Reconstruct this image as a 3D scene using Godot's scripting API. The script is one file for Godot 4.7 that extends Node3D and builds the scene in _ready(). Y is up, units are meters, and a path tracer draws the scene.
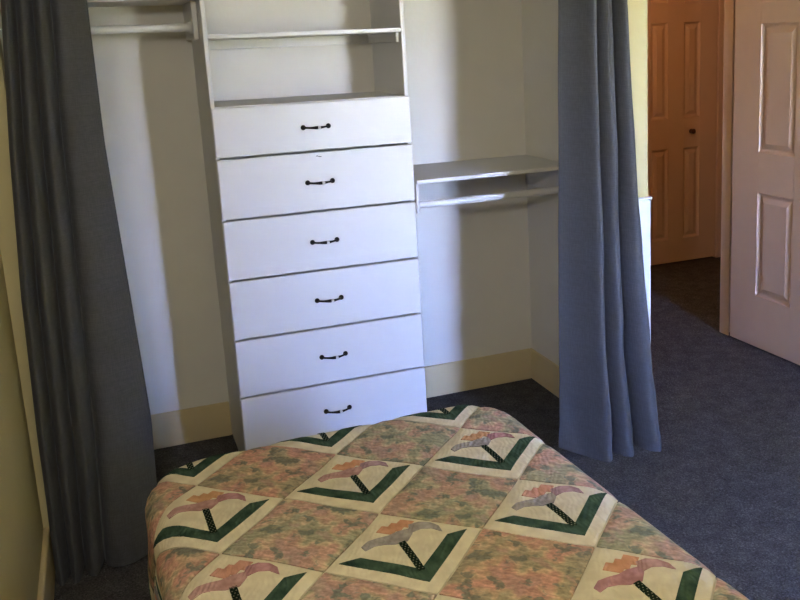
extends Node3D
# A bedroom corner: open closet with a white drawer tower, two slate curtains, a twin bed
# under an appliqued quilt, and a doorway to a lamp-lit hall. x runs along the closet wall,
# z towards the room; the closet's rear wall is z = 0, the carpet y = 0.

var M := {}
var taken := {}
var rng := RandomNumberGenerator.new()

# ------------------------------------------------------------------ helpers
func numbered(n: String) -> String:
	if not taken.has(n):
		taken[n] = 0
		return n
	taken[n] += 1
	return "%s_%03d" % [n, taken[n]]

func new_st() -> SurfaceTool:
	var st := SurfaceTool.new()
	st.begin(Mesh.PRIMITIVE_TRIANGLES)
	return st

func tag(o: Node, label: String, category := "", group := "", kind := "") -> void:
	if label != "": o.set_meta("label", label)
	if category != "": o.set_meta("category", category)
	if group != "": o.set_meta("group", group)
	if kind != "": o.set_meta("kind", kind)

func thing(called: String, at: Vector3, label: String, category: String, group := "", kind := "") -> Node3D:
	var o := Node3D.new()
	o.name = numbered(called)
	add_child(o)
	o.position = at
	tag(o, label, category, group, kind)
	return o

# commits a SurfaceTool as one named mesh; geometry is given in world space when shift is set
func obj(called: String, st: SurfaceTool, mat: Material, parent: Node = self) -> MeshInstance3D:
	st.generate_normals()
	var o := MeshInstance3D.new()
	o.mesh = st.commit()
	o.material_override = mat
	o.name = numbered(called) if parent == self else called
	parent.add_child(o, true)
	return o

func tri(st: SurfaceTool, a: Vector3, b: Vector3, c: Vector3, centre: Vector3) -> void:
	var n := (a - c).cross(a - b)
	if n.dot((a + b + c) / 3.0 - centre) < 0.0:
		var k := b
		b = c
		c = k
	st.add_vertex(a)
	st.add_vertex(b)
	st.add_vertex(c)

func quad(st: SurfaceTool, a: Vector3, b: Vector3, c: Vector3, d: Vector3, centre: Vector3) -> void:
	tri(st, a, b, c, centre)
	tri(st, a, c, d, centre)

# box with chamfered edges
func cbox(st: SurfaceTool, mn: Vector3, mx: Vector3, bev := 0.002) -> void:
	st.set_smooth_group(-1)
	var c := (mn + mx) / 2.0
	var h := (mx - mn) / 2.0
	var b := minf(bev, minf(h.x, minf(h.y, h.z)) * 0.49)
	var sg := [-1.0, 1.0]
	# P(sx,sy,sz,axis): corner point lying on the face of that axis
	var P := func(sx: float, sy: float, sz: float, ax: int) -> Vector3:
		var v := Vector3(sx * (h.x - b), sy * (h.y - b), sz * (h.z - b))
		if ax == 0: v.x = sx * h.x
		if ax == 1: v.y = sy * h.y
		if ax == 2: v.z = sz * h.z
		return c + v
	for s in sg:
		quad(st, P.call(s, -1, -1, 0), P.call(s, 1, -1, 0), P.call(s, 1, 1, 0), P.call(s, -1, 1, 0), c)
		quad(st, P.call(-1, s, -1, 1), P.call(1, s, -1, 1), P.call(1, s, 1, 1), P.call(-1, s, 1, 1), c)
		quad(st, P.call(-1, -1, s, 2), P.call(1, -1, s, 2), P.call(1, 1, s, 2), P.call(-1, 1, s, 2), c)
	if b <= 0.0: return
	for s in sg:
		for q in sg:
			quad(st, P.call(-1, s, q, 1), P.call(1, s, q, 1), P.call(1, s, q, 2), P.call(-1, s, q, 2), c)
			quad(st, P.call(s, -1, q, 0), P.call(s, 1, q, 0), P.call(s, 1, q, 2), P.call(s, -1, q, 2), c)
			quad(st, P.call(s, q, -1, 0), P.call(s, q, 1, 0), P.call(s, q, 1, 1), P.call(s, q, -1, 1), c)
			for r in sg:
				tri(st, P.call(s, q, r, 0), P.call(s, q, r, 1), P.call(s, q, r, 2), c)

func box(called: String, mn: Vector3, mx: Vector3, mat: Material, parent: Node = self, bev := 0.002) -> MeshInstance3D:
	var st := new_st()
	var off := Vector3.ZERO
	if parent is Node3D and parent != self: off = parent.position
	cbox(st, mn - off, mx - off, bev)
	return obj(called, st, mat, parent)

func struct(called: String, mn: Vector3, mx: Vector3, mat: Material, label: String, category: String, bev := 0.002) -> MeshInstance3D:
	var o := box(called, mn, mx, mat, self, bev)
	tag(o, label, category, "", "structure")
	return o

# tube along a list of points with a radius each
func tube(st: SurfaceTool, pts: Array, rad: Array, n := 12, caps := true) -> void:
	st.set_smooth_group(0)
	var rings := []
	for i in pts.size():
		var d: Vector3
		if i == 0: d = pts[1] - pts[0]
		elif i == pts.size() - 1: d = pts[i] - pts[i - 1]
		else: d = pts[i + 1] - pts[i - 1]
		d = d.normalized()
		var up := Vector3.UP if absf(d.y) < 0.9 else Vector3.RIGHT
		var a := d.cross(up).normalized()
		var b := a.cross(d).normalized()
		var ring := []
		for k in n:
			var t := TAU * k / n
			ring.append(pts[i] + (a * cos(t) + b * sin(t)) * rad[i])
		rings.append(ring)
	for i in pts.size() - 1:
		var mid: Vector3 = (pts[i] + pts[i + 1]) / 2.0
		for k in n:
			var k2 := (k + 1) % n
			quad(st, rings[i][k], rings[i][k2], rings[i + 1][k2], rings[i + 1][k], mid)
	if caps:
		st.set_smooth_group(-1)
		for k in n:
			var k2 := (k + 1) % n
			tri(st, rings[0][k], rings[0][k2], pts[0], pts[1])
			tri(st, rings[-1][k], rings[-1][k2], pts[-1], pts[-2])

# ------------------------------------------------------------------ materials
func noise(freq: float, sd: int, oct := 3, kind := FastNoiseLite.TYPE_SIMPLEX_SMOOTH) -> FastNoiseLite:
	var n := FastNoiseLite.new()
	n.noise_type = kind
	n.frequency = freq
	n.seed = sd
	n.fractal_octaves = oct
	return n

func noise_tex(freq: float, sd: int, a: Color, b: Color, size := 256, oct := 4) -> NoiseTexture2D:
	var t := NoiseTexture2D.new()
	t.width = size
	t.height = size
	t.seamless = true
	t.noise = noise(freq, sd, oct)
	var g := Gradient.new()
	g.set_color(0, a)
	g.set_color(1, b)
	t.color_ramp = g
	return t

func plain(col: Color, rough := 0.6, spread := 0.03, scale := 1.5, bump := 0.0) -> StandardMaterial3D:
	var m := StandardMaterial3D.new()
	m.roughness = rough
	var lo := col.darkened(spread)
	var hi := col.lightened(spread)
	m.albedo_texture = noise_tex(0.02, int(col.r * 997 + col.b * 331), lo, hi)
	m.uv1_triplanar = true
	m.uv1_world_triplanar = true
	m.uv1_scale = Vector3.ONE * scale
	if bump > 0.0:
		m.heightmap_enabled = true
		m.heightmap_texture = noise_tex(0.15, 77, Color.BLACK, Color.WHITE)
		m.heightmap_scale = bump
	return m

func carpet() -> StandardMaterial3D:
	var n := 512
	var im := Image.create(n, n, false, Image.FORMAT_RGB8)
	var hm := Image.create(n, n, false, Image.FORMAT_RGB8)
	var r := RandomNumberGenerator.new()
	r.seed = 41
	var f := noise(0.03, 9, 2)
	for y in n:
		for x in n:
			var v := r.randf()
			var k := 0.27 + 0.14 * (v - 0.5) + 0.03 * f.get_noise_2d(x, y)
			var fleck := 0.10 if r.randf() > 0.93 else 0.0
			k += fleck
			im.set_pixel(x, y, Color(k * 1.02, k * 0.99, k * 1.0))
			hm.set_pixel(x, y, Color(v, v, v))
	var m := StandardMaterial3D.new()
	m.albedo_texture = ImageTexture.create_from_image(im)
	m.heightmap_enabled = true
	m.heightmap_texture = ImageTexture.create_from_image(hm)
	m.heightmap_scale = 0.35
	m.uv1_triplanar = true
	m.uv1_world_triplanar = true
	m.uv1_scale = Vector3.ONE * 0.62
	m.roughness = 1.0
	m.metallic_specular = 0.1
	return m

func weave(base: Color) -> StandardMaterial3D:
	var n := 512
	var im := Image.create(n, n, false, Image.FORMAT_RGB8)
	var r := RandomNumberGenerator.new()
	r.seed = 5
	var col := []
	var row := []
	for i in n:
		col.append(r.randf())
		row.append(r.randf())
	var f := noise(0.05, 3, 2)
	for y in n:
		for x in n:
			var w: float = 0.5 * col[x] + 0.5 * row[y]
			w += 0.35 * f.get_noise_2d(x * 0.15, y * 2.0) + 0.35 * f.get_noise_2d(x * 2.0 + 900, y * 0.15) + 0.25 * (r.randf() - 0.5)
			var k := 0.84 + 0.22 * w
			im.set_pixel(x, y, Color(base.r * k, base.g * k, base.b * k))
	var m := StandardMaterial3D.new()
	m.albedo_texture = ImageTexture.create_from_image(im)
	m.uv1_scale = Vector3(6.0, 6.0, 1)
	m.roughness = 0.75
	m.metallic_specular = 0.35
	m.rim_enabled = true
	m.rim = 0.08
	m.rim_tint = 0.6
	return m

# crinkled ridges of hand quilting
var crinkle: ImageTexture
func make_crinkle() -> void:
	var n := 1024
	var hm := Image.create(n, n, false, Image.FORMAT_RGB8)
	var f := noise(0.006, 21, 2)
	var g := noise(0.03, 22, 3)
	for y in n:
		for x in n:
			var w := f.get_noise_2d(x, y) * 7.0
			var k := 0.5 + 0.30 * sin((x * 0.75 + y * 0.35) * TAU / 20.0 + w) + 0.45 * g.get_noise_2d(x * 1.3, y * 0.6)
			k = clampf(k, 0, 1)
			hm.set_pixel(x, y, Color(k, k, k))
	crinkle = ImageTexture.create_from_image(hm)

func cloth(tex: Texture2D, col: Color, relief := 0.5) -> StandardMaterial3D:
	var m := StandardMaterial3D.new()
	if tex: m.albedo_texture = tex
	m.albedo_color = col
	m.roughness = 0.95
	m.metallic_specular = 0.15
	m.heightmap_enabled = true
	m.heightmap_texture = crinkle
	m.heightmap_scale = relief
	m.uv1_scale = Vector3(1, 1, 1)
	return m

func mottled(a: Color, b: Color, sd: int) -> ImageTexture:
	var n := 256
	var im := Image.create(n, n, false, Image.FORMAT_RGB8)
	var f := noise(0.04, sd, 4)
	for y in n:
		for x in n:
			im.set_pixel(x, y, a.lerp(b, clampf(0.5 + 0.9 * f.get_noise_2d(x, y), 0, 1)))
	return ImageTexture.create_from_image(im)

# batik cotton: salmon, tan, olive and slate strokes bleeding into one another
func batik() -> ImageTexture:
	var n := 768
	var im := Image.create(n, n, false, Image.FORMAT_RGB8)
	var pick := noise(0.0060, 51, 3)
	var pick2 := noise(0.007, 52, 3)
	var stroke := noise(0.022, 53, 3)
	var fine := noise(0.07, 54, 2)
	var dark := noise(0.012, 55, 4)
	var tan_ := Color(0.78, 0.70, 0.59)
	var salmon := Color(0.77, 0.62, 0.56)
	var olive := Color(0.63, 0.62, 0.53)
	var slate := Color(0.46, 0.48, 0.44)
	var mauve := Color(0.70, 0.59, 0.56)
	for y in n:
		for x in n:
			var sx := x + 8.0 * stroke.get_noise_2d(x, y)
			var sy := y + 8.0 * stroke.get_noise_2d(y, x)
			var p := pick.get_noise_2d(sx, sy) * 1.9
			var q := pick2.get_noise_2d(sx * 1.3, sy * 0.8) * 1.9
			var c := tan_.lerp(salmon, smoothstep(-0.15, 0.5, p))
			c = c.lerp(olive, smoothstep(0.05, 0.5, -p) * 0.85)
			c = c.lerp(mauve, smoothstep(0.2, 0.6, q) * 0.6)
			var s := stroke.get_noise_2d(sx * 0.6 + sy * 0.6, (sy - sx) * 1.8)
			c = c.lerp(slate, smoothstep(0.12, 0.42, dark.get_noise_2d(sx, sy) + 0.3 * s) * 0.9)
			var k := 1.0 + 0.20 * s + 0.08 * fine.get_noise_2d(x, y)
			im.set_pixel(x, y, Color(c.r * k, c.g * k, c.b * k))
	return ImageTexture.create_from_image(im)

func dotted() -> ImageTexture:
	var n := 128
	var im := Image.create(n, n, false, Image.FORMAT_RGB8)
	im.fill(Color(0.15, 0.22, 0.17))
	for i in 4:
		for j in 4:
			var cx := i * 32 + 16 + (16 if j % 2 else 0)
			var cy := j * 32 + 16
			for y in range(-6, 7):
				for x in range(-6, 7):
					if x * x + y * y < 36: im.set_pixel((cx + x + n) % n, (cy + y + n) % n, Color(0.74, 0.74, 0.62))
	return ImageTexture.create_from_image(im)

func make_materials() -> void:
	make_crinkle()
	M.closet_white = plain(Color(0.90, 0.89, 0.87), 0.7, 0.012, 1.0, 0.03)
	M.cream_wall = plain(Color(0.79, 0.745, 0.57), 0.75, 0.015, 1.0, 0.03)
	M.ceiling = plain(Color(0.88, 0.87, 0.83), 0.9, 0.01)
	M.baseboard = plain(Color(0.83, 0.76, 0.60), 0.45, 0.015)
	M.melamine = plain(Color(0.90, 0.90, 0.91), 0.38, 0.008)
	M.door = plain(Color(0.82, 0.71, 0.63), 0.4, 0.015)
	M.carpet = carpet()
	M.curtain = weave(Color(0.315, 0.32, 0.34))
	M.black_metal = plain(Color(0.055, 0.055, 0.07), 0.28, 0.05)
	M.black_metal.metallic = 0.6
	M.glint_white = plain(Color(0.95, 0.95, 0.94), 0.12, 0.01)
	M.chrome = plain(Color(0.75, 0.75, 0.75), 0.25, 0.02)
	M.chrome.metallic = 0.9
	M.bronze = plain(Color(0.30, 0.17, 0.10), 0.3, 0.05)
	M.bronze.metallic = 0.7
	M.wainscot = plain(Color(0.90, 0.91, 0.93), 0.45, 0.008)
	M.mattress = plain(Color(0.78, 0.78, 0.76), 0.9, 0.03)
	M.wood = plain(Color(0.42, 0.30, 0.20), 0.5, 0.1)
	M.scuff = plain(Color(0.18, 0.17, 0.17), 0.8, 0.1)
	var g := StandardMaterial3D.new()
	g.transparency = BaseMaterial3D.TRANSPARENCY_ALPHA
	g.albedo_color = Color(0.97, 0.98, 0.98, 0.04)
	g.roughness = 0.03
	M.glass = g
	var bt := batik()
	M.batik = []
	for c in [Color(1, 1, 1), Color(0.96, 0.97, 0.94), Color(1.0, 0.95, 0.93)]:
		M.batik.append(cloth(bt, c, 0.15))
	M.cream_cloth = cloth(mottled(Color(0.85, 0.80, 0.69), Color(0.91, 0.87, 0.76), 61), Color.WHITE, 0.13)
	M.green_cloth = cloth(mottled(Color(0.17, 0.25, 0.205), Color(0.30, 0.38, 0.315), 62), Color.WHITE, 0.25)
	M.stem_cloth = cloth(dotted(), Color.WHITE, 0.3)
	M.stem_cloth.uv1_scale = Vector3(17, 17, 1)
	M.blossom = []
	for c in [Color(0.85, 0.61, 0.47), Color(0.83, 0.60, 0.51), Color(0.84, 0.63, 0.46)]:
		M.blossom.append(cloth(mottled(c.darkened(0.1), c.lightened(0.1), 63), Color.WHITE, 0.3))
	M.petal = []
	for c in [Color(0.77, 0.55, 0.56), Color(0.73, 0.58, 0.60), Color(0.69, 0.65, 0.63), Color(0.79, 0.60, 0.57)]:
		M.petal.append(cloth(mottled(c.darkened(0.18), c.lightened(0.12), 64), Color.WHITE, 0.3))

# ------------------------------------------------------------------ room shell
const H := 2.44
const WIN := [1.53, 2.10, 0.80, 2.15]      # tall window: x0, x1, sill, head
func build_room() -> void:
	struct("floor", Vector3(-0.9, -0.12, -1.8), Vector3(4.5, 0, 4.6), M.carpet, "charcoal grey carpet running from bedroom into hall", "floor", 0.0)
	struct("ceiling", Vector3(-0.9, H, -1.8), Vector3(4.5, H + 0.12, 4.6), M.ceiling, "plain white ceiling over bedroom, closet and hall", "ceiling", 0.0)
	struct("wall_left", Vector3(-0.822, 0, -0.1), Vector3(-0.702, H, 4.52), M.cream_wall, "pale yellow side wall beside the dark grey curtain", "wall", 0.0)
	struct("wall_right", Vector3(2.86, 0, -0.15), Vector3(2.98, H, 4.52), M.cream_wall, "pale yellow wall behind the open panelled door", "wall", 0.0)
	struct("wall_closet_back", Vector3(-0.702, 0, -0.1), Vector3(1.58, H, 0), M.closet_white, "white painted rear wall inside the closet", "wall", 0.0)
	# partition: white inside the closet, pale yellow on its room side
	var pt := thing("wall_closet_side", Vector3(1.5, 0, 0.4), "white partition closing the closet, its end pale yellow", "wall", "", "structure")
	box("closet_face", Vector3(1.454, 0, 0), Vector3(1.474, H, 0.84), M.closet_white, pt, 0.0)
	box("room_face", Vector3(1.474, 0, 0), Vector3(1.58, H, 0.84), M.cream_wall, pt, 0.0)
	box("end_face", Vector3(1.454, 0, 0.84), Vector3(1.58, H, 0.85), M.cream_wall, pt, 0.0)
	struct("wall_closet_return", Vector3(1.36, 0, 0.75), Vector3(1.454, H, 0.85), M.cream_wall, "pale yellow closet return behind the blue grey curtain", "wall", 0.0)
	struct("wall_closet_front", Vector3(-0.702, 0, 0.75), Vector3(-0.625, H, 0.85), M.cream_wall, "narrow pale yellow wall stub beside the dark grey curtain", "wall", 0.0)
	struct("trim_1", Vector3(-0.625, 2.22, 0.75), Vector3(1.36, H, 0.85), M.cream_wall, "pale yellow header above the closet opening", "header", 0.0)
	# white board on the lower part of the partition's end
	var wb := thing("trim_2", Vector3(1.5, 0, 0.86), "white board with a small cap on the partition end", "trim", "", "structure")
	box("board", Vector3(1.42, 0, 0.85), Vector3(1.586, 0.998, 0.862), M.wainscot, wb, 0.003)
	box("return_board", Vector3(1.58, 0, 0.75), Vector3(1.586, 0.998, 0.85), M.wainscot, wb, 0.001)
	box("cap", Vector3(1.418, 0.998, 0.85), Vector3(1.590, 1.010, 0.868), M.wainscot, wb, 0.003)
	# wall with the doorway to the hall
	var dw := thing("wall_doorway", Vector3(2.2, 0, -0.095), "pale yellow wall around the doorway to the hall", "wall", "", "structure")
	box("wall_piece", Vector3(1.58, 0, -0.135), Vector3(1.69, H, -0.06), M.cream_wall, dw, 0.0)
	box("wall_piece", Vector3(2.74, 0, -0.135), Vector3(2.86, H, -0.044), M.cream_wall, dw, 0.0)
	box("wall_piece", Vector3(1.69, 2.06, -0.135), Vector3(2.74, H, -0.06), M.cream_wall, dw, 0.0)
	var jb := thing("trim_3", Vector3(2.24, 0, -0.10), "cream door jamb lining the doorway to the hall", "door frame", "", "structure")
	box("jamb", Vector3(2.677, 0, -0.143), Vector3(2.74, 2.06, -0.108), M.door, jb, 0.002)
	box("door_stop", Vector3(2.670, 0, -0.143), Vector3(2.677, 2.06, -0.068), M.door, jb, 0.001)
	box("casing", Vector3(2.735, 0, -0.044), Vector3(2.80, 2.06, -0.032), M.door, jb, 0.003)
	box("jamb", Vector3(1.69, 0, -0.143), Vector3(1.71, 2.06, -0.058), M.door, jb, 0.002)
	box("head", Vector3(1.71, 2.04, -0.143), Vector3(2.670, 2.06, -0.058), M.door, jb, 0.002)
	# hall
	struct("wall_hall_left", Vector3(1.56, 0, -1.72), Vector3(1.68, H, -0.135), M.cream_wall, "pale yellow wall closing the hall beside the doorway", "wall", 0.0)
	struct("wall_hall_right", Vector3(4.3, 0, -1.72), Vector3(4.42, H, -0.135), M.cream_wall, "pale yellow wall at the far end of the hall", "wall", 0.0)
	struct("wall_hall_front", Vector3(2.86, 0, -0.15), Vector3(4.42, H, -0.04), M.cream_wall, "pale yellow hall wall beyond the open door", "wall", 0.0)
	var hb := thing("wall_hall_back", Vector3(3.0, 0, -1.65), "pale yellow hall wall around the panelled hall door", "wall", "", "structure")
	box("wall_piece", Vector3(1.68, 0, -1.72), Vector3(3.0, H, -1.62), M.cream_wall, hb, 0.0)
	box("wall_piece", Vector3(3.72, 0, -1.72), Vector3(4.3, H, -1.62), M.cream_wall, hb, 0.0)
	box("wall_piece", Vector3(3.0, 2.06, -1.72), Vector3(3.72, H, -1.62), M.cream_wall, hb, 0.0)
	box("wall_piece", Vector3(3.0, 0, -1.72), Vector3(3.72, 2.06, -1.68), M.cream_wall, hb, 0.0)
	var hc := thing("trim_4", Vector3(3.36, 0, -1.6), "cream casing around the hall door", "door frame", "", "structure")
	box("casing", Vector3(3.705, 0, -1.66), Vector3(3.79, 2.07, -1.582), M.door, hc, 0.004)
	box("casing", Vector3(2.93, 0, -1.66), Vector3(3.012, 2.07, -1.582), M.door, hc, 0.004)
	box("head_casing", Vector3(2.93, 2.07, -1.62), Vector3(3.79, 2.14, -1.582), M.door, hc, 0.004)
	# baseboards
	base("baseboard_left", Vector3(-0.702, 0, 0.85), Vector3(-0.684, 0.154, 4.4), "cream baseboard along the pale yellow side wall")
	base("baseboard_closet_back_left", Vector3(-0.702, 0, 0.0), Vector3(-0.001, 0.154, 0.012), "cream baseboard inside the closet beside the dark curtain")
	base("baseboard_closet_back_right", Vector3(0.757, 0, 0.0), Vector3(1.442, 0.154, 0.012), "cream baseboard inside the closet under the low rod")
	base("baseboard_closet_side", Vector3(1.442, 0, 0.0), Vector3(1.454, 0.154, 0.75), "cream baseboard along the closet's partition wall")
	# wall behind the bed head: a tall window past an added pier
	var wr := thing("wall_rear", Vector3(1.0, 0, 4.46), "pale yellow wall with a tall window behind the bed head", "wall", "", "structure")
	var w := WIN
	box("wall_piece", Vector3(-0.702, 0, 4.4), Vector3(w[0], H, 4.52), M.cream_wall, wr, 0.0)
	box("wall_piece", Vector3(w[1], 0, 4.4), Vector3(2.86, H, 4.52), M.cream_wall, wr, 0.0)
	box("wall_piece", Vector3(w[0], 0, 4.4), Vector3(w[1], w[2], 4.52), M.cream_wall, wr, 0.0)
	box("wall_piece", Vector3(w[0], w[3], 4.4), Vector3(w[1], H, 4.52), M.cream_wall, wr, 0.0)
	struct("shade_pier", Vector3(0.98, 0, 3.60), Vector3(1.395, H, 4.4), M.cream_wall, "unseen pale yellow pier added to block window light from the left", "wall", 0.0)  # added out of view to keep window light off the left side
	# windows built in their own frame: local x across, y up, z outwards
	sash("window_1", Vector3(w[0], w[2], 4.45), 0.0, w[1] - w[0], w[3] - w[2], "tall white framed window beside the added pier")

func sash(called: String, at: Vector3, turn: float, wd: float, ht: float, label: String) -> void:
	var wn := thing(called, at, label, "window", "", "structure")
	wn.rotation.y = turn
	var f := 0.03
	var mid := ht / 2
	for e in [["frame", 0.0, 0.0, f, ht, 0.0, 0.05], ["frame", wd - f, 0.0, wd, ht, 0.0, 0.05], ["frame", f, 0.0, wd - f, f, 0.0, 0.05], ["frame", f, ht - f, wd - f, ht, 0.0, 0.05], ["meeting_rail", f, mid - 0.015, wd - f, mid + 0.015, 0.01, 0.04], ["sill", -0.03, -0.02, wd + 0.03, 0.0, -0.08, -0.051]]:
		var st := new_st()
		cbox(st, Vector3(e[1], e[2], e[5]), Vector3(e[3], e[4], e[6]))
		obj(e[0], st, M.melamine, wn)
	for e in [[f, mid - 0.015], [mid + 0.015, ht - f]]:
		var st := new_st()
		cbox(st, Vector3(f, e[0], 0.023), Vector3(wd - f, e[1], 0.027), 0.0)
		obj("pane", st, M.glass, wn)

func base(called: String, mn: Vector3, mx: Vector3, label: String) -> void:
	# board with a small eased bead on top
	var o := struct(called, mn, mx, M.baseboard, label, "baseboard", 0.004)
	o.set_meta("kind", "structure")

# a moulded panelled door leaf; local x across from the hinge, y up, face to +z at z = 0
func door_leaf(parent: Node3D, w: float, h: float, cols: Array, rows: Array, th: float) -> void:
	var xs := [0.0]
	for c in cols: xs += [c[0], c[1]]
	xs.append(w)
	var ys := [0.012]
	for r in rows: ys += [r[0], r[1]]
	ys.append(h)
	for sd in 1:
		for i in range(0, xs.size(), 2):
			var st := new_st()
			cbox(st, Vector3(xs[i], ys[0], -th), Vector3(xs[i + 1], h, 0), 0.0005)
			obj("stile", st, M.door, parent)
		for c in cols:
			for j in range(0, ys.size(), 2):
				var st := new_st()
				cbox(st, Vector3(c[0], ys[j], -th), Vector3(c[1], ys[j + 1], 0), 0.0005)
				obj("rail", st, M.door, parent)
	for c in cols:
		for r in rows:
			var st := new_st()
			st.set_smooth_group(-1)
			var steps := [[0.0, 0.0], [0.003, -0.006], [0.014, -0.012], [0.021, -0.012], [0.046, -0.002], [0.048, -0.002]]
			for side in [1.0, -1.0]:
				var prev := []
				for s in steps:
					var z: float = s[1] if side > 0 else -th - s[1]
					var ring := [Vector3(c[0] + s[0], r[0] + s[0], z), Vector3(c[1] - s[0], r[0] + s[0], z), Vector3(c[1] - s[0], r[1] - s[0], z), Vector3(c[0] + s[0], r[1] - s[0], z)]
					var ctr := Vector3((c[0] + c[1]) / 2, (r[0] + r[1]) / 2, -side * 10.0)
					if prev:
						for k in 4:
							quad(st, prev[k], prev[(k + 1) % 4], ring[(k + 1) % 4], ring[k], ctr)
					prev = ring
				quad(st, prev[0], prev[1], prev[2], prev[3], Vector3(0, 0, -side * 10.0))
			obj("panel", st, M.door, parent)

func build_doors() -> void:
	# open door: hinged on the jamb, its face looking to the closet
	var d := thing("door_1", Vector3(2.655, 0, -0.033), "open cream six-panel door standing against the doorway jamb", "door", "", "structure")
	# local +x runs to world +z, local +z to world -x
	d.rotation.y = -PI / 2 + 0.015
	door_leaf(d, 0.96, 2.03, [[0.200, 0.458], [0.538, 0.770]], [[0.286, 0.824], [1.030, 1.657], [1.76, 1.94]], 0.032)
	for y in [0.25, 1.05, 1.85]:
		var st := new_st()
		tube(st, [Vector3(-0.006, y - 0.045, -0.026), Vector3(-0.006, y + 0.045, -0.026)], [0.006, 0.006], 10)
		obj("hinge", st, M.chrome, d)
	for s in [1.0, -1.0]:
		var kst := new_st()
		var z0 := 0.0 if s > 0 else -0.032
		tube(kst, [Vector3(0.90, 0.93, z0), Vector3(0.90, 0.93, z0 + s * 0.008), Vector3(0.90, 0.93, z0 + s * 0.010), Vector3(0.90, 0.93, z0 + s * 0.03), Vector3(0.90, 0.93, z0 + s * 0.04), Vector3(0.90, 0.93, z0 + s * 0.055), Vector3(0.90, 0.93, z0 + s * 0.062)], [0.03, 0.03, 0.012, 0.011, 0.024, 0.026, 0.015], 16)
		obj("knob", kst, M.bronze, d)
	var hd := thing("door_2", Vector3(3.017, 0, -1.594), "closed panelled hall door with a small bronze knob", "door", "", "structure")
	door_leaf(hd, 0.685, 2.03, [[0.143, 0.277], [0.407, 0.541]], [[0.183, 0.833], [1.044, 1.696], [1.83, 1.95]], 0.035)
	var st2 := new_st()
	var k := Vector3(0.469, 0.946, 0)
	tube(st2, [k, k + Vector3(0, 0, 0.004), k + Vector3(0, 0, 0.006), k + Vector3(0, 0, 0.018), k + Vector3(0, 0, 0.022), k + Vector3(0, 0, 0.034), k + Vector3(0, 0, 0.040)], [0.016, 0.016, 0.008, 0.008, 0.016, 0.018, 0.010], 16)
	obj("knob", st2, M.bronze, hd)

func ceiling_lamp(at: Vector3, r: float, tint: Color, glow: float, power: float, label: String) -> void:
	var l := thing("ceiling_lamp", at, label, "lamp")
	var st := new_st()
	tube(st, [Vector3(0, 0, 0), Vector3(0, -0.02, 0), Vector3(0, -0.022, 0)], [r * 1.12, r * 1.12, r], 24)
	obj("canopy", st, M.bronze, l)
	var sh := new_st()
	tube(sh, [Vector3(0, -0.022, 0), Vector3(0, -0.05, 0), Vector3(0, -0.075, 0), Vector3(0, -0.09, 0), Vector3(0, -0.094, 0)], [r, r * 0.96, r * 0.73, r * 0.38, r * 0.08], 24)
	var gm := StandardMaterial3D.new()
	gm.albedo_color = Color(0.95, 0.88, 0.75)
	gm.emission_enabled = true
	gm.emission = tint
	gm.emission_energy_multiplier = glow
	obj("lamp_shade", sh, gm, l)
	var o := OmniLight3D.new()
	o.name = "lamp_glow"
	o.position = Vector3(0, -0.10 - r * 0.6, 0)
	o.light_color = tint
	o.light_energy = power
	o.light_size = r * 0.55
	o.omni_range = 9.0
	o.omni_attenuation = 2.0
	o.shadow_enabled = true
	l.add_child(o)

# unseen sconce added on the side wall for warm fill: plate, arm, opal globe
func fill_lamp(at: Vector3, tint: Color, power: float) -> void:
	var l := thing("fill_lamp", at, "unseen opal globe lamp added on the side wall for warm fill", "lamp")
	var st := new_st()
	tube(st, [Vector3(0, 0, 0), Vector3(0.012, 0, 0), Vector3(0.016, 0, 0)], [0.05, 0.05, 0.03], 20)
	obj("wall_plate", st, M.bronze, l)
	var ar := new_st()
	tube(ar, [Vector3(0.014, 0, 0), Vector3(0.05, -0.01, 0), Vector3(0.09, 0.0, 0), Vector3(0.10, 0.03, 0)], [0.008, 0.008, 0.008, 0.02], 12)
	obj("arm", ar, M.bronze, l)
	var gl := new_st()
	var pts := []
	var rad := []
	for i in 13:
		var a := PI * i / 12.0
		pts.append(Vector3(0.10, 0.105 - 0.08 * cos(a), 0))
		rad.append(maxf(0.08 * sin(a), 0.002))
	tube(gl, pts, rad, 24)
	var gm := StandardMaterial3D.new()
	gm.albedo_color = Color(0.95, 0.92, 0.86)
	gm.emission_enabled = true
	gm.emission = tint
	gm.emission_energy_multiplier = 1.5
	obj("lamp_globe", gl, gm, l)
	var o := OmniLight3D.new()
	o.name = "lamp_glow"
	o.position = Vector3(0.10, 0.105, 0)
	o.light_color = tint
	o.light_energy = power
	o.light_size = 0.075
	o.omni_range = 9.0
	o.omni_attenuation = 2.0
	o.shadow_enabled = true
	l.add_child(o)

func build_lamps() -> void:
	ceiling_lamp(Vector3(2.52, H, -0.72), 0.13, Color(1.0, 0.70, 0.48), 1.0, 0.28, "warm dome lamp on the hall ceiling")
	fill_lamp(Vector3(-0.702, 1.95, 3.62), Color(1.0, 0.975, 0.94), 1.25)

# ------------------------------------------------------------------ closet
const TW := 0.756
const DH := [1.437, 1.249, 1.018, 0.785, 0.551, 0.319, 0.093]

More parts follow.
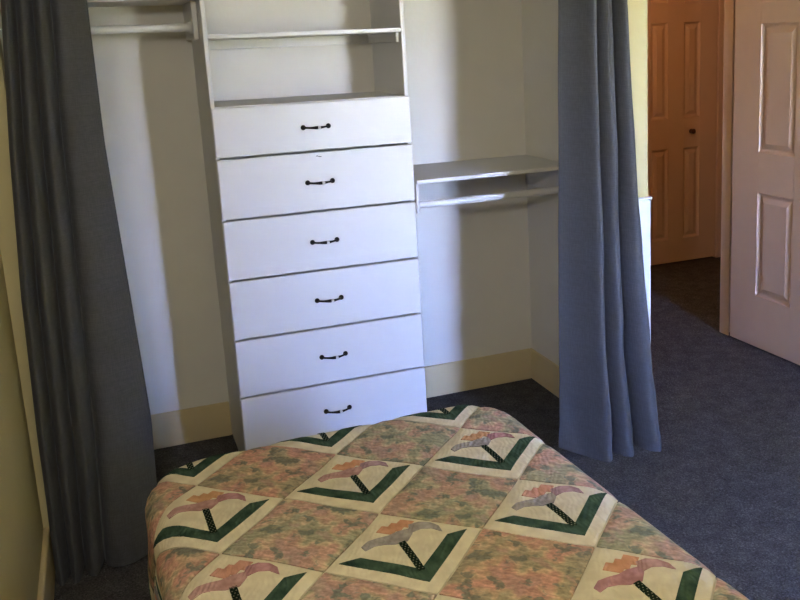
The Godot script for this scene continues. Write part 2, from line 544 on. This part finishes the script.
func handle(parent: Node3D, c: Vector3) -> void:
	# bowed black pull: ball feet, arched bar swelling at the middle
	var st := new_st()
	for s in [-1.0, 1.0]:
		var f := c + Vector3(s * 0.048, 0, 0)
		tube(st, [f, f + Vector3(0, 0, 0.003), f + Vector3(0, 0, 0.007), f + Vector3(0, 0, 0.012), f + Vector3(0, 0, 0.015)], [0.009, 0.010, 0.0095, 0.006, 0.002], 12)
	var pts := []
	var rad := []
	for i in 17:
		var t := -1.0 + i / 8.0
		pts.append(c + Vector3(0.048 * t, -0.002 * (1 - t * t), 0.010 + 0.018 * (1 - t * t)))
		rad.append(0.0034 + 0.0030 * exp(-pow(t / 0.4, 2)) + 0.001 * exp(-pow((absf(t) - 1.0) / 0.2, 2)))
	tube(st, pts, rad, 10)
	obj("handle", st, M.black_metal, parent)
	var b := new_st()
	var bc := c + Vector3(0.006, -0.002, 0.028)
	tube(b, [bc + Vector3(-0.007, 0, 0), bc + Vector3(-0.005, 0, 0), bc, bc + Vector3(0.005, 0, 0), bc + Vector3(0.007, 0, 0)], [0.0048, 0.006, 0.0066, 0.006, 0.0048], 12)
	var o := obj("highlight_bead", b, M.glint_white, parent)  # white bead stands in for the highlight on the black pull
	o.set_meta("label", "white bead in place of a highlight")

func build_tower() -> void:
	var t := thing("drawer_tower", Vector3(TW / 2, 0, 0.19), "white closet tower with six drawers and open shelves", "cabinet")
	box("side_panel", Vector3(0, 0, 0.013), Vector3(0.016, 2.13, 0.426), M.melamine, t)
	box("side_panel", Vector3(TW - 0.016, 0, 0.013), Vector3(TW, 2.13, 0.426), M.melamine, t)
	box("toe_kick", Vector3(0.016, 0, 0.36), Vector3(TW - 0.016, 0.085, 0.375), M.melamine, t)
	box("bottom_board", Vector3(0.016, 0.075, 0.013), Vector3(TW - 0.016, 0.090, 0.424), M.melamine, t, 0.001)
	box("deck", Vector3(0.016, 1.422, 0.002), Vector3(TW - 0.016, 1.438, 0.426), M.melamine, t)
	box("shelf", Vector3(0.016, 1.680, 0.002), Vector3(TW - 0.016, 1.696, 0.426), M.melamine, t)
	box("shelf", Vector3(0.016, 1.93, 0.002), Vector3(TW - 0.016, 1.946, 0.426), M.melamine, t)
	box("top_board", Vector3(-0.004, 2.13, 0.002), Vector3(TW + 0.004, 2.146, 0.430), M.melamine, t)
	for y in [1.680, 1.93]:
		box("cleat", Vector3(0.028, y - 0.038, 0.0), Vector3(TW - 0.030, y, 0.012), M.melamine, t)
		box("cleat", Vector3(TW - 0.030, y - 0.038, 0.0), Vector3(TW - 0.016, y, 0.402), M.melamine, t, 0.003)
		box("cleat", Vector3(0.016, y - 0.038, 0.0), Vector3(0.028, y, 0.34), M.melamine, t, 0.003)
	for i in 6:
		var gap := 0.0042
		var dr := Node3D.new()
		dr.name = "drawer"
		dr.position = Vector3(0, 0, 0)
		t.add_child(dr, true)
		var off := t.position
		var st := new_st()
		cbox(st, Vector3(0.001, DH[i + 1] + gap, 0.4265) - off, Vector3(TW - 0.001, DH[i] - gap * 0.7, 0.444) - off, 0.003)
		obj("drawer_front", st, M.melamine, dr)
		var bs := new_st()
		cbox(bs, Vector3(0.03, DH[i + 1] + 0.03, 0.04) - off, Vector3(TW - 0.03, DH[i] - 0.05, 0.4265) - off, 0.001)
		obj("drawer_box", bs, M.melamine, dr)
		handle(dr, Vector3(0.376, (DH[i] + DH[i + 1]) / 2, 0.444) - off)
		if i == 1:
			var ch := new_st()
			var q := Vector3(0.378, 1.230, 0.4442) - off
			tube(ch, [q + Vector3(-0.010, 0.000, 0), q + Vector3(-0.006, 0.003, 0), q + Vector3(0.0, 0.000, 0), q + Vector3(0.006, -0.001, 0), q + Vector3(0.012, -0.002, 0)], [0.0006, 0.0016, 0.0012, 0.0018, 0.0006], 6)
			var o := obj("chip_mark", ch, M.scuff, dr)
			o.set_meta("label", "small dark chip in the white coating")

func rod(called: String, a: Vector3, b: Vector3, label: String) -> void:
	var t := thing(called, (a + b) / 2, label, "closet rod", "closet hanging rods")
	var st := new_st()
	var o := t.position
	tube(st, [a + Vector3(0.002, 0, 0) - o, b - Vector3(0.002, 0, 0) - o], [0.0145, 0.0145], 20)
	obj("pole", st, M.melamine, t)
	for e in [[a, 1.0], [b, -1.0]]:
		var s := new_st()
		var p: Vector3 = e[0]
		var k := Vector3(e[1], 0, 0)
		tube(s, [p - o, p + k * 0.004 - o, p + k * 0.005 - o, p + k * 0.016 - o], [0.026, 0.026, 0.019, 0.0185], 20)
		obj("socket", s, M.melamine, t)

func build_closet_fittings() -> void:
	var r := thing("closet_shelf", Vector3(1.1, 1.088, 0.2), "low white closet shelf between tower and partition", "shelf", "closet shelves")
	box("board", Vector3(TW + 0.001, 1.088, 0.001), Vector3(1.453, 1.104, 0.466), M.melamine, r)
	box("cleat", Vector3(TW + 0.001, 0.968, 0.001), Vector3(TW + 0.013, 1.088, 0.448), M.melamine, r, 0.003)
	box("cleat", Vector3(1.441, 0.968, 0.013), Vector3(1.453, 1.088, 0.42), M.melamine, r, 0.003)
	rod("closet_rod", Vector3(TW + 0.0135, 0.990, 0.385), Vector3(1.4405, 0.990, 0.385), "white pole under the low closet shelf")
	var l := thing("closet_shelf", Vector3(-0.37, 1.82, 0.15), "high white closet shelf between tower and dark curtain", "shelf", "closet shelves")
	box("board", Vector3(-0.701, 1.820, 0.001), Vector3(-0.001, 1.836, 0.40), M.melamine, l)
	box("cleat", Vector3(-0.020, 1.682, 0.001), Vector3(-0.001, 1.820, 0.31), M.melamine, l, 0.003)
	box("cleat", Vector3(-0.701, 1.682, 0.001), Vector3(-0.685, 1.820, 0.31), M.melamine, l, 0.003)
	rod("closet_rod", Vector3(-0.684, 1.728, 0.27), Vector3(-0.0205, 1.728, 0.27), "white pole under the high closet shelf")

# ------------------------------------------------------------------ curtains
# edges: rows of [y, [x of each fold boundary]]; depth: bulge of each fold towards the room
func curtain(label: String, rows: Array, depth: Array, zc: Array, hem: Array, skew: Array, split: int, sd: int) -> void:
	var nf: int = depth.size()
	var per := 20
	var ny := 60
	var nu := nf * per
	var nz := noise(2.2, sd, 2)
	var top: float = rows[0][0]
	var P := []
	var UVs := []
	for j in ny + 1:
		var v := float(j) / ny
		var line := []
		var uvl := []
		for i in nu + 1:
			var k := mini(i / per, nf - 1)
			var w := float(i - k * per) / per
			var bottom: float = hem[k] + (hem[k + 1] - hem[k]) * w - 0.012 * sin(PI * w)
			var y := top + (bottom - top) * v
			# fold boundaries at this height
			var r := 0
			while r < rows.size() - 2 and y < rows[r + 1][0]: r += 1
			var f := clampf((y - rows[r][0]) / (rows[r + 1][0] - rows[r][0]), 0.0, 1.1)
			var x0 := lerpf(rows[r][1][k], rows[r + 1][1][k], f)
			var x1 := lerpf(rows[r][1][k + 1], rows[r + 1][1][k + 1], f)
			var swell := 0.75 + 0.45 * v
			var arch := maxf(sin(PI * pow(w, skew[k])), 0.0)
			var bulge: float = depth[k] * swell * (0.6 * arch + 0.4 * pow(arch, 0.35))
			if k == split: bulge -= 0.018 * (1.0 - v) * exp(-pow((w - 0.5) / 0.09, 2))
			var wob := 0.010 * nz.get_noise_2d(i * 0.012, y * 0.8) * (0.4 + v)
			var crease := 0.0
			if v > 0.72: crease = 0.010 * (v - 0.72) / 0.28 * nz.get_noise_2d(i * 0.06 + 40.0, y * 4.0)
			var zb: float = lerpf(zc[k], zc[k + 1], w)
			line.append(Vector3(lerpf(x0, x1, w), y, zb + bulge + wob + crease))
			uvl.append(Vector2(i * 0.0085, top - y))
		P.append(line)
		UVs.append(uvl)
	var base_at := Vector3((P[ny][0].x + P[ny][nu].x) / 2, 0, zc[1])
	var t := thing("curtain", base_at, label, "curtain", "closet curtains")
	var st := new_st()
	st.set_smooth_group(0)
	var put := func(j: int, i: int, dz: float) -> void:
		st.set_uv(UVs[j][i])
		st.add_vertex(P[j][i] - base_at + Vector3(0, 0, dz))
	var th := -0.0025
	for j in ny:
		for i in nu:
			for e in [[0, 0], [0, 1], [1, 1], [0, 0], [1, 1], [1, 0]]: put.call(j + e[0], i + e[1], 0.0)
	st.set_smooth_group(1)
	for j in ny:
		for i in nu:
			for e in [[0, 0], [1, 1], [0, 1], [0, 0], [1, 0], [1, 1]]: put.call(j + e[0], i + e[1], th)
	st.set_smooth_group(2)
	for j in ny:
		for i in [0, nu]:
			var a := [[j, i, 0.0], [j, i, th], [j + 1, i, th], [j, i, 0.0], [j + 1, i, th], [j + 1, i, 0.0]]
			if i == 0: a = [a[0], a[2], a[1], a[3], a[5], a[4]]
			for q in a: put.call(q[0], q[1], q[2])
	st.set_smooth_group(3)
	for i in nu:
		for q in [[ny, i, 0.0], [ny, i + 1, 0.0], [ny, i + 1, th], [ny, i, 0.0], [ny, i + 1, th], [ny, i, th]]: put.call(q[0], q[1], q[2])
	obj("panel", st, M.curtain, t)
	for i in nf:
		var rg := new_st()
		var x: float = lerpf(rows[0][1][i], rows[0][1][i + 1], 0.5)
		var pts := []
		var rad := []
		for k in 17:
			var a := TAU * k / 16.0
			pts.append(Vector3(x, 2.135, 0.925) + Vector3(0, cos(a), sin(a)) * 0.022 - base_at)
			rad.append(0.0022)
		tube(rg, pts, rad, 6, false)
		obj("ring", rg, M.black_metal, t)

func build_curtains() -> void:
	var rt := thing("curtain_rod", Vector3(0.4, 2.135, 0.925), "black curtain rod across the top of the closet", "curtain rod")
	var st := new_st()
	tube(st, [Vector3(-1.08, 0, 0), Vector3(1.25, 0, 0)], [0.011, 0.011], 14)
	obj("pole", st, M.black_metal, rt)
	for x in [-1.04, 0.1, 1.12]:
		var b := new_st()
		tube(b, [Vector3(x, 0, 0), Vector3(x, 0.03, -0.02), Vector3(x, 0.10, -0.06), Vector3(x, 0.11, -0.0755)], [0.006, 0.006, 0.006, 0.014], 10)
		obj("bracket", b, M.black_metal, rt)
	# left panel
	curtain("dark slate grey curtain hanging between side wall and drawer tower",
		[[2.12, [-0.585, -0.548, -0.506, -0.462, -0.370]],
		[1.80, [-0.601, -0.562, -0.518, -0.471, -0.371]],
		[1.377, [-0.636, -0.594, -0.544, -0.490, -0.372]],
		[0.921, [-0.663, -0.616, -0.561, -0.500, -0.354]],
		[0.467, [-0.677, -0.629, -0.575, -0.512, -0.336]],
		[0.02, [-0.682, -0.638, -0.594, -0.534, -0.352]]],
		[0.065, 0.070, 0.070, 0.060], [0.885, 0.885, 0.885, 0.885, 0.875],
		[0.012, 0.008, 0.012, 0.022, 0.035], [0.85, 0.9, 0.9, 0.6], -1, 7)
	# right panel
	curtain("slate blue grey curtain hanging beside the low closet shelf",
		[[2.12, [1.232, 1.328, 1.400, 1.458]],
		[1.76, [1.221, 1.327, 1.402, 1.466]],
		[1.40, [1.212, 1.327, 1.411, 1.484]],
		[1.03, [1.204, 1.331, 1.419, 1.513]],
		[0.436, [1.190, 1.335, 1.431, 1.570]],
		[0.02, [1.178, 1.361, 1.478, 1.606]]],
		[0.13, 0.12, 0.115], [0.82, 0.850, 0.850, 0.85],
		[0.022, 0.006, 0.006, 0.012], [2.4, 0.85, 0.8], 1, 8)

# ------------------------------------------------------------------ bed
const QH := 0.526       # top of the quilt
const QR := 0.07      # rounding over the edge
const QC := 0.11       # plan radius of the corners
const QX0 := -0.322
const QX1 := 0.622
const QZ0 := 1.418
const QZ1 := 3.30
const DX := 0.378
const DZ := 0.378
var und: FastNoiseLite

const PIVOT := Vector3(0.15, 0, 1.4)   # the bed stands two degrees askew
func Q(s: float, t: float) -> Vector3:
	return drape(s, t) - PIVOT

func drape(s: float, t: float) -> Vector3:
	var cx := clampf(s, QX0 + QC, QX1 - QC)
	var cz := clampf(t, QZ0 + QC, QZ1 - QC)
	var d := Vector2(s - cx, t - cz)
	var L := d.length()
	var e := L - QC
	var bump := 0.006 * und.get_noise_2d(s, t)
	if e <= 0.0: return Vector3(s, QH + bump, t)
	var n := d / L
	var out := QC
	var y := QH
	var a := e / QR
	if a < PI / 2:
		out += QR * sin(a)
		y -= QR * (1 - cos(a))
		y += bump * (1 - a / (PI / 2))
	else:
		var drop := e - QR * PI / 2
		out += QR + 0.012 * sin((s - t) * 14.0) * minf(drop / 0.15, 1.0)
		y -= QR + drop
	return Vector3(cx + n.x * out, y, cz + n.y * out)

func QN(s: float, t: float) -> Vector3:
	var e := 0.003
	return (Q(s, t + e) - Q(s, t - e)).cross(Q(s + e, t) - Q(s - e, t)).normalized()

const SX0 := -0.78
const SX1 := 1.06
const SZ0 := 0.98
const SZ1 := 3.36

# a patch of cloth: polygon in flat quilt coordinates, laid on the drape
func patch(poly: PackedVector2Array, centre: Vector2, lift: float, cell := 0.022, shift := Vector2(0.5, 0.5)) -> SurfaceTool:
	var st := new_st()
	var lo := poly[0]
	var hi := poly[0]
	for p in poly:
		lo = lo.min(p)
		hi = hi.max(p)
	var at := func(p: Vector2) -> Vector3:
		# quilting puffs each block up between its seams
		var m := 1.0 - (absf(p.x - centre.x) / (DX / 2) + absf(p.y - centre.y) / (DZ / 2))
		var h := 0.0055 * (1.0 - exp(-maxf(m, 0.0) / 0.10)) + lift
		return Q(p.x, p.y) + QN(p.x, p.y) * h
	st.set_smooth_group(0)
	var i0 := int(floor(lo.x / cell))
	var i1 := int(ceil(hi.x / cell))
	var j0 := int(floor(lo.y / cell))
	var j1 := int(ceil(hi.y / cell))
	for i in range(i0, i1):
		for j in range(j0, j1):
			var c := PackedVector2Array([Vector2(i, j) * cell, Vector2(i + 1, j) * cell, Vector2(i + 1, j + 1) * cell, Vector2(i, j + 1) * cell])
			for q in Geometry2D.intersect_polygons(poly, c):
				var idx := Geometry2D.triangulate_polygon(q)
				for k in range(0, idx.size(), 3):
					var a := q[idx[k]]
					var b := q[idx[k + 1]]
					var d := q[idx[k + 2]]
					if (b - a).cross(d - a) < 0:
						var sw := b
						b = d
						d = sw
					for v in [a, b, d]:
						st.set_uv((v - centre) * 1.7 + shift)
						st.add_vertex(at.call(v))
	# turned-in edge
	st.set_smooth_group(1)
	var n := poly.size()
	for k in n:
		var a := poly[k]
		var b := poly[(k + 1) % n]
		var steps := maxi(1, int((b - a).length() / cell))
		for s in steps:
			var p := a.lerp(b, float(s) / steps)
			var q := a.lerp(b, float(s + 1) / steps)
			var P0: Vector3 = at.call(p)
			var P1: Vector3 = at.call(q)
			var D0 := P0 - QN(p.x, p.y) * 0.004
			var D1 := P1 - QN(q.x, q.y) * 0.004
			for v in [[P0, p], [P1, q], [D1, q], [P0, p], [D1, q], [D0, p]]:
				st.set_uv((v[1] - centre) * 1.7 + shift)
				st.add_vertex(v[0])
	return st

func build_bed() -> void:
	und = noise(3.0, 12, 2)
	var fr := thing("bed_frame", PIVOT, "low wooden bed frame beneath the quilt", "bed frame")
	box("rail", Vector3(-0.33, 0.10, 1.42), Vector3(-0.30, 0.20, 3.28), M.wood, fr)
	box("rail", Vector3(0.57, 0.10, 1.42), Vector3(0.60, 0.20, 3.28), M.wood, fr)
	box("end_rail", Vector3(-0.30, 0.10, 1.42), Vector3(0.57, 0.20, 1.45), M.wood, fr)
	box("end_rail", Vector3(-0.30, 0.10, 3.25), Vector3(0.57, 0.20, 3.28), M.wood, fr)
	for x in [-0.33, 0.55]:
		for z in [1.42, 3.23]:
			box("leg", Vector3(x, 0, z), Vector3(x + 0.05, 0.10, z + 0.05), M.wood, fr)
	for k in 9:
		box("slat", Vector3(-0.30, 0.17, 1.5 + k * 0.2), Vector3(0.57, 0.19, 1.58 + k * 0.2), M.wood, fr)
	var mt := thing("mattress", PIVOT + Vector3(0, 0.2, 0), "white twin mattress hidden under the quilt", "mattress")
	var ms := new_st()
	cbox(ms, Vector3(-0.48, 0.0, 0.02), Vector3(0.47, 0.315, 1.90), 0.06)
	obj("body", ms, M.mattress, mt)

	var q := thing("quilt", PIVOT, "patchwork quilt with lily blocks and salmon batik squares on bed", "quilt")
	for o in [fr, mt, q]: o.rotation.y = 0.037
	# backing sheet
	var st := new_st()
	st.set_smooth_group(0)
	var nx := 70
	var nz := 90
	for i in nx:
		for j in nz:
			var a := Vector2(lerpf(SX0, SX1, float(i) / nx), lerpf(SZ0, SZ1, float(j) / nz))
			var b := Vector2(lerpf(SX0, SX1, float(i + 1) / nx), lerpf(SZ0, SZ1, float(j + 1) / nz))
			for v in [Vector2(a.x, a.y), Vector2(b.x, a.y), Vector2(b.x, b.y), Vector2(a.x, a.y), Vector2(b.x, b.y), Vector2(a.x, b.y)]:
				st.set_uv(v)
				st.add_vertex(Q(v.x, v.y) - QN(v.x, v.y) * 0.003)
	obj("backing", st, M.cream_cloth, q)
	var sheet := PackedVector2Array([Vector2(SX0, SZ0), Vector2(SX1, SZ0), Vector2(SX1, SZ1), Vector2(SX0, SZ1)])
	rng.seed = 2024
	var hx := DX / 2
	var hz := DZ / 2
	for j in range(-2, 8):
		for i in range(-2, 4):
			for half in 2:
				var c := Vector2(0.115 + DX * i + hx * half, 1.361 + DZ * j + hz * half)
				var e := 0.985
				var dia := PackedVector2Array([c + Vector2(0, hz * e), c + Vector2(hx * e, 0), c + Vector2(0, -hz * e), c + Vector2(-hx * e, 0)])
				var parts := Geometry2D.intersect_polygons(dia, sheet)
				var r1 := rng.randi()
				var r2 := rng.randi()
				var r3 := rng.randi()
				if parts.is_empty(): continue
				if half == 1:
					var ps := patch(parts[0], c, 0.0, 0.022, Vector2(0.34 + 0.32 * (r2 % 997) / 997.0, 0.34 + 0.32 * (r3 % 991) / 991.0))
					obj("print_block", ps, M.batik[r1 % 3], q)
					continue
				var fb := obj("lily_block", patch(parts[0], c, 0.0), M.cream_cloth, q)
				var U := func(u: float, v: float) -> Vector2:
					return c + Vector2(0, hz) + Vector2(hx, -hz) * u + Vector2(-hx, -hz) * v
				var add := func(called: String, pts: Array, lift: float, mat: Material) -> void:
					var poly := PackedVector2Array()
					for p in pts: poly.append(U.call(p[0], p[1]))
					for pp in Geometry2D.intersect_polygons(poly, sheet):
						obj(called, patch(pp, c, lift, 0.016), mat, fb)
				add.call("chevron", [[0.12, 0.12], [0.93, 0.12], [0.80, 0.25], [0.25, 0.25], [0.25, 0.80], [0.12, 0.93]], 0.0016, M.green_cloth)
				add.call("stem", [[0.262, 0.218], [0.60, 0.556], [0.556, 0.60], [0.218, 0.262]], 0.0020, M.stem_cloth)
				add.call("blossom", [[0.66, 0.70], [0.66, 0.86], [0.77, 0.86], [0.77, 0.80], [0.84, 0.80], [0.84, 0.75], [0.92, 0.75], [0.92, 0.62], [0.80, 0.62], [0.80, 0.66], [0.72, 0.66], [0.72, 0.70]], 0.0014, M.blossom[r1 % 3])
				add.call("petal", [[0.60, 0.53], [0.72, 0.54], [0.78, 0.60], [0.71, 0.68], [0.63, 0.73], [0.57, 0.80], [0.50, 0.86], [0.40, 0.87], [0.36, 0.81], [0.45, 0.77], [0.50, 0.70], [0.53, 0.61]], 0.0020, M.petal[r2 % 4])
				add.call("petal", [[0.73, 0.55], [0.81, 0.50], [0.845, 0.42], [0.83, 0.31], [0.91, 0.38], [0.945, 0.48], [0.92, 0.57], [0.84, 0.635], [0.77, 0.60]], 0.0017, M.petal[r3 % 4])

# ------------------------------------------------------------------ scene
func _ready() -> void:
	var cam := Camera3D.new()
	cam.name = "camera"
	# lens shifted: the picture is a crop off the lens axis
	cam.near = 0.02
	cam.projection = Camera3D.PROJECTION_FRUSTUM
	cam.size = 0.02 * 600.0 / 932.2
	cam.frustum_offset = Vector2((400.0 - 476.4) / 932.2 * 0.02, (242.86 - 300.0) / 932.2 * 0.02)
	cam.position = Vector3(-0.3878, 1.6387, 3.9506)
	cam.rotation = Vector3(-0.21447, -0.37909, -0.04252)
	cam.current = true
	add_child(cam)

	var we := WorldEnvironment.new()
	we.name = "world"
	var env := Environment.new()
	var sky := Sky.new()
	var sm := ProceduralSkyMaterial.new()
	sm.sky_top_color = Color(0.52, 0.66, 1.0)
	sm.sky_horizon_color = Color(0.86, 0.91, 1.0)
	sm.sky_curve = 0.12
	sm.ground_bottom_color = Color(0.60, 0.60, 0.46)
	sm.ground_horizon_color = Color(0.70, 0.69, 0.56)
	sm.ground_curve = 0.1
	sky.sky_material = sm
	env.background_mode = Environment.BG_SKY
	env.sky = sky
	env.background_energy_multiplier = 150.0
	env.tonemap_mode = Environment.TONE_MAPPER_LINEAR
	env.tonemap_exposure = 1.0
	env.sdfgi_enabled = true
	env.ssao_enabled = true
	env.ssil_enabled = true
	we.environment = env
	add_child(we)

	make_materials()
	build_room()
	build_doors()
	build_tower()
	build_curtains()
	build_bed()
	build_closet_fittings()
	build_lamps()
